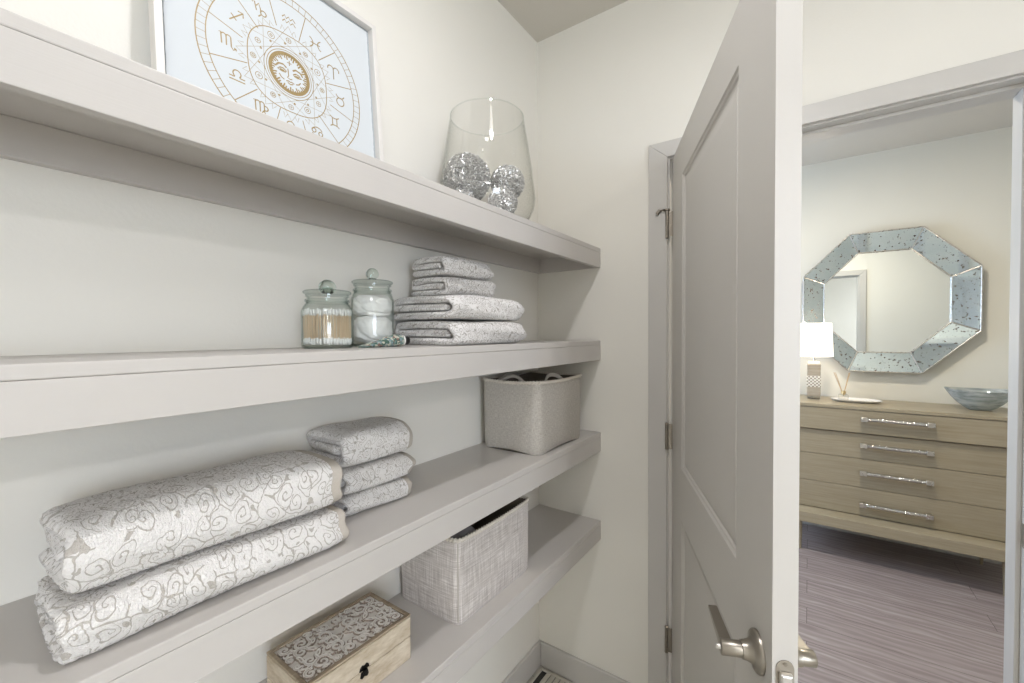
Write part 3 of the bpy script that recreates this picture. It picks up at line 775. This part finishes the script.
def rib(pts, w=.0011, closed=False):
    P_ = [Vector((p[0]*.965+.005, p[1]*.965-.002)) for p in pts]; N = len(P_); vs = []; fs = []
    for i in range(N):
        tg = (P_[(i+1) % N]-P_[i-1]) if closed else (P_[min(i+1, N-1)]-P_[max(i-1, 0)])
        if tg.length < 1e-9: tg = Vector((1, 0))
        tg.normalize(); nn = Vector((-tg.y, tg.x))*w*.68
        for s_ in (1, -1): vs.append((XI, P_[i].x+nn.x*s_, CZ+P_[i].y+nn.y*s_))
    for i in range(N if closed else N-1): fs.append((2*i, 2*i+1, 2*((i+1) % N)+1, 2*((i+1) % N)))
    ink.add(vs, fs)
def circ(r, w=.0011, c=(0, 0), n=96, a0=0, a1=2*PI):
    full = abs(a1-a0-2*PI) < 1e-6; k = n if full else n+1
    rib([(c[0]+r*math.cos(a0+(a1-a0)*i/n), c[1]+r*math.sin(a0+(a1-a0)*i/n)) for i in range(k)], w, full)
def pol(r, a): return (r*math.cos(a), r*math.sin(a))
circ(.180, .0016); circ(.163, .0014)
for i in range(72): rib([pol(.163, i*PI/36), pol(.180, i*PI/36)], .0007)
off = math.radians(14)
for i in range(12): rib([pol(.100 if i % 2 else .092, off+i*PI/6), pol(.163, off+i*PI/6)], .0013)
for k in range(4):
    rib([pol(.110, off+PI/12+k*PI/6+j*2*PI/3) for j in range(3)], .0010, True)
rib([(s_*abs(math.cos(a))**.75*.088*math.copysign(1, math.cos(a)) if True else 0, .088*math.copysign(abs(math.sin(a))**.75, math.sin(a))) for s_ in (1,) for a in [2*PI*i/96 for i in range(96)]], .0014, True)
for k in range(24):
    a = off+k*PI/12+PI/24; rib([pol(.096, a-.05), pol(.107, a), pol(.096, a+.05)], .0007)
    if k % 2: circ(.0015, .0015, pol(.066, a), 8)
for k in range(12):
    a = off+k*PI/6+PI/12; c = pol(.077, a)
    circ(.0055 if k % 3 else .007, .0009, c, 20)
    if k % 2: circ(.0025, .0012, c, 12)
    else: rib([(c[0]-.004, c[1]), (c[0]+.004, c[1])], .0008); rib([(c[0], c[1]-.004), (c[0], c[1]+.004)], .0008)
for r in (.0555, .0500): circ(r, .0010)
# sun face in the middle
circ(.0425, .0055)
for k in range(44):
    a = 2*PI*k/44; rib([pol(.030+.003*(k % 3), a), pol(.041, a)], .0022)
for s_ in (-1, 1):
    rib([(s_*.007, .010), (s_*.014, .015), (s_*.024, .013), (s_*.030, .006)], .0026)
    rib([(s_*.008, .002), (s_*.014, .006), (s_*.021, .005), (s_*.027, .000), (s_*.018, -.002), (s_*.010, -.001)], .0020, True)
    rib([(s_*.012, .001), (s_*.022, .001)], .0022)
    rib([(s_*.024, -.010), (s_*.020, -.016), (s_*.013, -.019)], .0018)
rib([(-.004, .010), (-.003, -.006), (-.006, -.011), (0, -.013), (.005, -.011)], .0016)
rib([(-.009, -.020), (-.003, -.018), (0, -.0195), (.003, -.018), (.009, -.020)], .0018); rib([(-.006, -.022), (0, -.025), (.006, -.022)], .0018)
rib([(0, .018), (0, .030)], .0013); rib([(-.005, .024), (.005, .024)], .0013)
def arc(cx, cy, r, a, b, n=14, ry=None): return [(cx+r*math.cos(math.radians(a+(b-a)*i/n)), cy+(ry or r)*math.sin(math.radians(a+(b-a)*i/n))) for i in range(n+1)]
G = {
 'aries': [arc(-.45, .45, .45, 200, 0)+[(0, -1)], arc(.45, .45, .45, -20, 180)+[(0, -1)]],
 'taurus': [arc(0, -.25, .6, 0, 360, 24), arc(0, 1.0, .7, 200, 340)],
 'gemini': [arc(0, 1.5, 1.0, 225, 315), arc(0, -1.5, 1.0, 45, 135), [(-.35, .6), (-.35, -.6)], [(.35, .6), (.35, -.6)]],
 'cancer': [arc(-.5, .15, .3, 0, 360, 16), arc(.5, -.15, .3, 0, 360, 16), arc(0, -.2, .85, 30, 150, ry=.9), arc(0, .2, .85, 210, 330, ry=.9)],
 'leo': [arc(-.45, -.2, .3, 0, 360, 16), arc(0, .35, .5, 210, -20)+[(.3, -.4), (.4, -.8), (.8, -.7)]],
 'virgo': [[(-.9, .7), (-.7, .8), (-.65, -.6)], arc(-.4, .5, .27, 170, 0)+[(-.13, -.6)], arc(.12, .5, .27, 170, 0)+[(.4, -.5), (.7, -1)], arc(.55, .05, .3, 120, -120)+[(.0, -.8)]],
 'libra': [[(-.9, -.7), (.9, -.7)], [(-.9, -.3), (-.3, -.3)]+arc(0, .15, .45, 230, -50)+[(.3, -.3), (.9, -.3)]],
 'scorpio': [[(-.9, .7), (-.7, .8), (-.65, -.6)], arc(-.4, .5, .27, 170, 0)+[(-.13, -.6)], arc(.12, .5, .27, 170, 0)+[(.4, -.5), (.6, -.85), (.9, -.6)], [(.7, -.55), (.92, -.55), (.95, -.8)]],
 'sagittarius': [[(-.8, -.8), (.8, .8)], [(.2, .8), (.8, .8), (.8, .2)], [(-.6, .1), (.0, -.55)]],
 'capricorn': [[(-.9, .6), (-.6, .8), (-.4, -.3)], [(-.4, .3), (-.1, .8), (.1, .2), (.15, -.6), (-.2, -1)], arc(.45, -.3, .35, 160, -200, 18)],
 'aquarius': [[(-.9, .1), (-.55, .5), (-.35, .1), (0, .5), (.2, .1), (.55, .5), (.9, .1)], [(-.9, -.5), (-.55, -.1), (-.35, -.5), (0, -.1), (.2, -.5), (.55, -.1), (.9, -.5)]],
 'pisces': [arc(-1.1, 0, .75, -70, 70), arc(1.1, 0, .75, 110, 250), [(-.7, 0), (.7, 0)]],
}
order = ['pisces', 'aquarius', 'capricorn', 'sagittarius', 'scorpio', 'libra', 'virgo', 'leo', 'cancer', 'gemini', 'taurus', 'aries']
for k, nm in enumerate(order):
    a = math.radians(58+k*30); c = pol(.125, a); s_ = .0165
    for st in G[nm]:
        rib([(c[0]+s_*x, c[1]+s_*y) for x, y in st], .0017)
ink.build('gold_drawing', 'gold_ink', pr_, fix=False)

# ------------------------------------------------------------------ vase with wire balls
VX, VY, VZ = -.813, 1.035, TOPS[0]
vt = thing('glass_vase', 'large clear tapered glass vase holding silver wire balls', 'vase', (VX, VY, VZ))
pr = [(0, 0), (.085, 0), (.112, .006), (.131, .022), (.143, .048), (.147, .075), (.145, .10), (.136, .175), (.125, .248), (.113, .317), (.1125, .325)]
w = .0028
M().lathe(pr+[(max(0, r-w), z if z > .02 else z+.006) for r, z in pr[::-1]], 96).build('body', 'vase_glass', vt)
M().lathe([(.1113+.0018*math.cos(a), -.018+.3435+.0018*math.sin(a)) for a in [i*PI/4 for i in range(8)]], 96, closed=True).build('rim', 'jar_glass', vt)
def wire_ball(r, seed, n):
    m = M(); q = random.Random(seed)
    for i in range(n):
        ax = Vector((q.gauss(0, 1), q.gauss(0, 1), q.gauss(0, 1))).normalized(); a = ax.orthogonal().normalized(); b = ax.cross(a)
        k = q.uniform(-.35, .35); rr = r*q.uniform(.94, 1.0); pts = []; p1, p2 = q.uniform(0, 6), q.uniform(0, 6)
        N = 44
        for j in range(N):
            u = 2*PI*j/N; w_ = rr*(.975+.04*math.sin(9*u+p1)+.03*math.sin(15*u+p2)); h_ = k+.10*math.sin(5*u+p2)+.05*math.sin(11*u+p1)
            d = (a*math.cos(u)+b*math.sin(u))*math.sqrt(max(0, 1-h_*h_))+ax*h_; pts.append(d.normalized()*w_)
        m.tube(pts, .0010, 3, closed=True, smooth=False)
    return m
t = NT('wire_silver'); n = t.noise(t.coords(), 260, 2); t.done(t.ramp(n, [(.35, (.30, .295, .29)), (.5, (.72, .71, .70)), (.62, (1, 1, 1))]), .30, .6)
for lb, dx, dy, dz, r, sd in (('biggest silver wire ball, upper left one inside the glass vase', -.052, -.036, .142, .073, 1), ('silver wire ball resting upper right inside the glass vase', .036, .056, .138, .053, 2),
                      ('silver wire ball lying low at the right near side of the vase floor', .074, -.022, .050, .043, 3), ('silver wire ball lying low at the wall side of the vase floor', -.088, .038, .051, .042, 4),
                      ('silver wire ball lying low at the near left side of the vase floor', -.020, -.095, .047, .039, 5)):
    o = wire_ball(r, sd, 150).build('wire_ball', 'wire_silver', fix=False); o.location = (VX+dx, VY+dy, VZ+dz); o.rotation_euler = (0, 0, sd)
    tag(o, lb, 'decorative ball', 'silver wire balls in the vase')

# ------------------------------------------------------------------ floor register in the corner
rg = thing('floor_register', 'slotted metal floor vent cover in the corner by the end wall', 'floor vent', (-.938, 1.552, 0))
M().box(0, .155, -.32, 0, .0005, .003).build('well', 'vent_dark', rg)
m = M()
for d in ((0, .010, -.32, 0), (.145, .155, -.32, 0), (.010, .145, -.32, -.310), (.010, .145, -.010, 0)): m.box(*d, .003, .009)
m.build('frame', 'vent_paint', rg, bevel=.0015)
for i in range(5):
    x = .034+i*.022; M().box(x, x+.019, -.310, -.010, .003, .0085).build('louver', 'vent_paint', rg, bevel=.002)

# ------------------------------------------------------------------ dresser in the hall
DX0, DX1 = -.13, 1.00
dr = thing('dresser', 'champagne wood four-drawer dresser under the octagonal mirror', 'dresser', (0, 3.88, 0))
def db(nm, d, parent=dr, mat='dresser_wood', bev=.0025):
    x0, x1, y0, y1, z0, z1 = d; return M().box(x0, x1, y0-3.88, y1-3.88, z0, z1).build(nm, mat, parent, bevel=bev)
db('top_board', (DX0, DX1, 3.445, 3.88, .958, .980))
db('upper_case', (DX0+.004, DX1-.004, 3.470, 3.88, .806, .958))
db('lower_case', (DX0+.02, DX1-.02, 3.492, 3.88, .275, .806), mat='dresser_wood')
m = M(); y = -.38
m.prism([(3.365-3.88, .207), (0, .207), (0, .275), (3.49-3.88, .275+.006), (3.44-3.88, .275), (3.370-3.88, .272)], 'X', DX0-.01, DX1+.01)
m.build('plinth', 'dresser_wood', dr, bevel=.003)
for x in (DX0+.09, DX1-.11):
    for y in (3.43, 3.82): M().lathe([(.008, 0), (.013, .207)], 16, (x, y-3.88, 0)).build('leg', 'dresser_wood', dr)
hz = [(.904, .812, .956, 3.450), (.735, .645, .804, 3.470), (.560, .461, .6425, 3.470), (.359, .283, .4585, 3.470)]
for hz_, z0, z1, yf in hz:
    d = db('drawer', (DX0+.006 if yf < 3.46 else DX0+.022, DX1-.006 if yf < 3.46 else DX1-.022, yf, yf+.022, z0, z1))
    m = M(); yy = yf-3.88-.028
    m.tube([(.300, yy, hz_), (.575, yy, hz_)], .0120, 10, mi=1)
    for a, b in ((.270, .302), (.573, .605)): m.box(a, b, yy-.013, yy+.013, hz_-.013, hz_+.013, 0)
    for x in (.286, .589): m.box(x-.005, x+.005, yy, yf-3.88, hz_-.005, hz_+.005, 0)
    m.build('handle', ['silver', 'hammered'], d, bevel=.0015)
# mirror
MX, MZ = .420, 1.657
mt = thing('octagonal_mirror', 'octagonal wall mirror with wide speckled antique-glass bevels', 'mirror', (MX, 3.888, MZ))
def octa(hw, hh, c): # half sizes and corner cut
    return [(-hw, -hh+c*hh), (-hw+c*hw, -hh), (hw-c*hw, -hh), (hw, -hh+c*hh), (hw, hh-c*hh), (hw-c*hw, hh), (-hw+c*hw, hh), (-hw, hh-c*hh)]
O_, I_ = octa(.455, .480, .58), octa(.330, .348, .58)
yo, yi, yb = -.062, -.030, 0
m = M()
m.add([(x, yo+.006, z) for x, z in O_]+[(x, yb, z) for x, z in O_]+[(x, yi+.006, z) for x, z in I_]+[(x, yb, z) for x, z in I_],
      [(i, (i+1) % 8, 8+(i+1) % 8, 8+i) for i in range(8)]+[(8+i, 8+(i+1) % 8, 24+(i+1) % 8, 24+i) for i in range(8)]+[(24+i, 24+(i+1) % 8, 16+(i+1) % 8, 16+i) for i in range(8)]+[(16+i, 16+(i+1) % 8, (i+1) % 8, i) for i in range(8)])
fm = m.build('frame', 'silver', mt)
for i in range(8):
    j = (i+1) % 8; a, b, c, d = [Vector((p[0], yy, p[1])) for p, yy in ((O_[i], yo), (O_[j], yo), (I_[j], yi), (I_[i], yi))]
    cen = (a+b+c+d)/4; q = [cen+(p-cen)*.972 for p in (a, b, c, d)]; dn = Vector((0, .004, 0))
    m = M(); m.add([*q, *[p+dn for p in q]], [(0, 1, 2, 3), (7, 6, 5, 4), (0, 4, 5, 1), (1, 5, 6, 2), (2, 6, 7, 3), (3, 7, 4, 0)]); m.build('bevel_panel', 'antique_mirror', fm)
m = M(); m.prism([(x*.997, z*.997) for x, z in I_], 'Y', yi+.010, -.012); m.build('mirror_plate', 'mirror_glass', mt)
bead = M()
for P_, yy, r in ((O_, yo-.001, .0042), (I_, yi-.001, .0036)):
    for i in range(8):
        a, b = P_[i], P_[(i+1) % 8]; bead.tube([(a[0], yy, a[1]), (b[0], yy, b[1])], r, 8)
for i in range(8): bead.tube([(O_[i][0], yo, O_[i][1]), (I_[i][0], yi, I_[i][1])], .0035, 8)
bead.build('silver_edging', 'silver', mt)
# table lamp
lt = thing('table_lamp', 'lit table lamp with white drum shade and latticed block base on the dresser', 'lamp', (.030, 3.695, .980))
M().box(-.036, .036, -.036, .036, 0, .018).build('foot', 'clear_acrylic', lt, bevel=.002)
M().box(-.040, .040, -.040, .040, .0185, .245).build('base', 'lamp_wood', lt, bevel=.004)
M().box(-.0408, .0408, -.0408, .0408, .085, .165).build('lattice_band', 'lattice', lt, bevel=.003)
M().box(-.034, .034, -.034, .034, .2455, .262).build('cap', 'white', lt, bevel=.004)
m = M(); m.lathe([(.006, .262), (.006, .40)], 12); m.build('stem', 'silver', lt)
m = M(); r0, r1 = .112, .102
m.lathe([(r0, .300), (r1, .535), (r1-.003, .535), (r0-.003, .300)], 64, closed=True); m.build('lamp_shade', 'lamp_shade_lit', lt)
M().lathe([(0, .40), (.028, .425), (.032, .45), (.02, .48), (0, .485)], 20).build('bulb', 'bulb_lit', lt)
# tray and reed diffuser
ty = thing('tray', 'flat white porcelain tray on the dresser beside the lamp', 'tray', (.262, 3.66, .980))
m = M(); vs = []; n = 48
def sup(a, hx_, hy_): return (hx_*math.copysign(abs(math.cos(a))**.75, math.cos(a)), hy_*math.copysign(abs(math.sin(a))**.75, math.sin(a)))
rows_ = [(.100, .050, 0), (.125, .068, .010), (.136, .078, .018), (.132, .075, .019), (.120, .065, .012), (.100, .050, .008)]
fs = []
for hx_, hy_, z in rows_: vs += [(*sup(2*PI*k/n, hx_, hy_), z) for k in range(n)]
for i in range(5):
    for k in range(n): fs.append((i*n+k, i*n+(k+1) % n, (i+1)*n+(k+1) % n, (i+1)*n+k))
fs += [tuple(range(n))[::-1], tuple(range(5*n, 6*n))]
m.add(vs, fs, 0, True).build('dish', 'porcelain', ty)
df = thing('reed_diffuser', 'small glass reed diffuser with gold collar and pale reeds', 'diffuser', (.195, 3.655, .9885))
M().box(-.026, .026, -.026, .026, 0, .038).build('bottle', 'clear_acrylic', df, bevel=.004)
M().lathe([(0, .0385), (.011, .0385), (.011, .046), (.014, .047), (.014, .062), (0, .062)], 20).build('collar', 'gold', df)
for dx, dy in ((-.052, .012), (-.044, -.008), (.028, .0), (.034, .012)):
    M().tube([(0, 0, .03), (dx, dy, .185)], .0022, 6).build('reed', 'reed', df)
# glass bowl
bo = thing('glass_bowl', 'boat-shaped smoky blue streaked glass bowl on the dresser', 'bowl', (.838, 3.67, .980))
m = M(); vs = []; fs = []; n = 64; rows_ = []
prb = [(.040, .020, 0), (.048, .027, .003), (.070, .050, .018), (.098, .075, .046), (.124, .097, .082), (.143, .111, .115), (.153, .118, .137)]
full = prb+[(a-.004, b-.004, c if c > .02 else c+.005) for a, b, c in prb[::-1]]
for hx_, hy_, z in full:
    for k in range(n):
        a = 2*PI*k/n; lift = (z/.135)**2*.004*math.cos(2*a); vs.append((hx_*math.cos(a), hy_*math.sin(a), z+max(0, z/.135)*lift-(.012*(z/.135)**2 if z > .02 else 0)))
for i in range(len(full)-1):
    for k in range(n): fs.append((i*n+k, i*n+(k+1) % n, (i+1)*n+(k+1) % n, (i+1)*n+k))
fs += [tuple(range(n))[::-1], tuple((len(full)-1)*n+k for k in range(n))]
m.add(vs, fs, 0, True).build('bowl_body', 'bowl_glass', bo)

# ------------------------------------------------------------------ ceiling lights
def ceiling_light(label, x, y, r, power, col, area):
    t = thing('ceiling_light', label, 'ceiling light', (x, y, H))
    M().lathe([(0, -.001), (r+.02, -.001), (r+.02, -.03), (r, -.032), (r, -.02), (0, -.02)], 48).build('rim', 'white', t)
    M().lathe([(0, -.024), (r, -.024), (r-.01, -.040), (0, -.055)], 48).build('diffuser', 'diffuser_lit', t)
    L = bpy.data.lights.new('lamp', 'AREA'); L.shape = 'DISK'; L.size = area; L.energy = power; L.color = col
    o = bpy.data.objects.new('ceiling_lamp_light', L); C.objects.link(o); o.location = (x, y, H-.065); return o
ceiling_light('round flush ceiling light in the far corner of the closet room', 2.75, -1.75, .15, 74, (.975, .955, 1), .18)
ceiling_light('round fill light added on the ceiling in the middle of the closet room', .9, -1.0, .30, 9, (.96, .96, 1), .60)  # unseen fixture, added as weak soft fill
ceiling_light('small round ceiling light right above the painted shelves', -.18, .50, .08, 9.5, (.98, .965, 1), .10)
ceiling_light('round flush ceiling light in the hall', .15, 2.55, .12, 27, (1, .90, .74), .24)
def area(name, loc, rot, sx, sy, power, col):
    L = bpy.data.lights.new(name, 'AREA'); L.shape = 'RECTANGLE'; L.size = sx; L.size_y = sy; L.energy = power; L.color = col
    o = bpy.data.objects.new(name, L); C.objects.link(o); o.location = loc; o.rotation_euler = rot; return o
area('hall_window_light', (-1.77, 2.75, 1.55), (0, -PI/2, 0), 1.3, 1.1, 26, (.48, .68, 1))
area('room_fill_light', (3.17, -1.5, 1.6), (0, PI/2, 0), 1.2, 1.4, 44, (.78, .87, 1))  # cool fill lamp added to tint the end wall and door edge
L = bpy.data.lights.new('bulb', 'POINT'); L.energy = 4; L.color = (1, .85, .65); L.shadow_soft_size = .03
o = bpy.data.objects.new('table_lamp_light', L); C.objects.link(o); o.location = (.030, 3.695, 1.50)

wd = bpy.data.worlds.new('world'); bpy.context.scene.world = wd; wd.use_nodes = True
wd.node_tree.nodes['Background'].inputs[0].default_value = (.8, .85, .9, 1); wd.node_tree.nodes['Background'].inputs[1].default_value = .3

# ------------------------------------------------------------------ camera
f, yaw, pitch, roll = 424.63, .610248, -.018251, -.004814
fw = Vector((-math.sin(yaw)*math.cos(pitch), math.cos(yaw)*math.cos(pitch), math.sin(pitch)))
r0 = Vector((math.cos(yaw), math.sin(yaw), 0)); u0 = r0.cross(fw)
r = r0*math.cos(roll)+u0*math.sin(roll); u = r.cross(fw)
cam = bpy.data.cameras.new('camera'); cam.sensor_width = 36; cam.lens = f*36/1024; cam.clip_start = .01
co = bpy.data.objects.new('camera', cam); C.objects.link(co)
co.matrix_world = Matrix(((r.x, u.x, -fw.x, 0), (r.y, u.y, -fw.y, 0), (r.z, u.z, -fw.z, 1.45), (0, 0, 0, 1)))
sc = bpy.context.scene; sc.camera = co
sc.view_settings.view_transform = 'Standard'; sc.view_settings.look = 'None'; sc.view_settings.gamma = 1
sc.view_settings.exposure = -0.10; sc.view_settings.use_curve_mapping = False
sc.cycles.max_bounces = 12; sc.cycles.diffuse_bounces = 8; sc.cycles.transparent_max_bounces = 24; sc.cycles.caustics_reflective = False; sc.cycles.caustics_refractive = False
sc.cycles.sample_clamp_indirect = 4
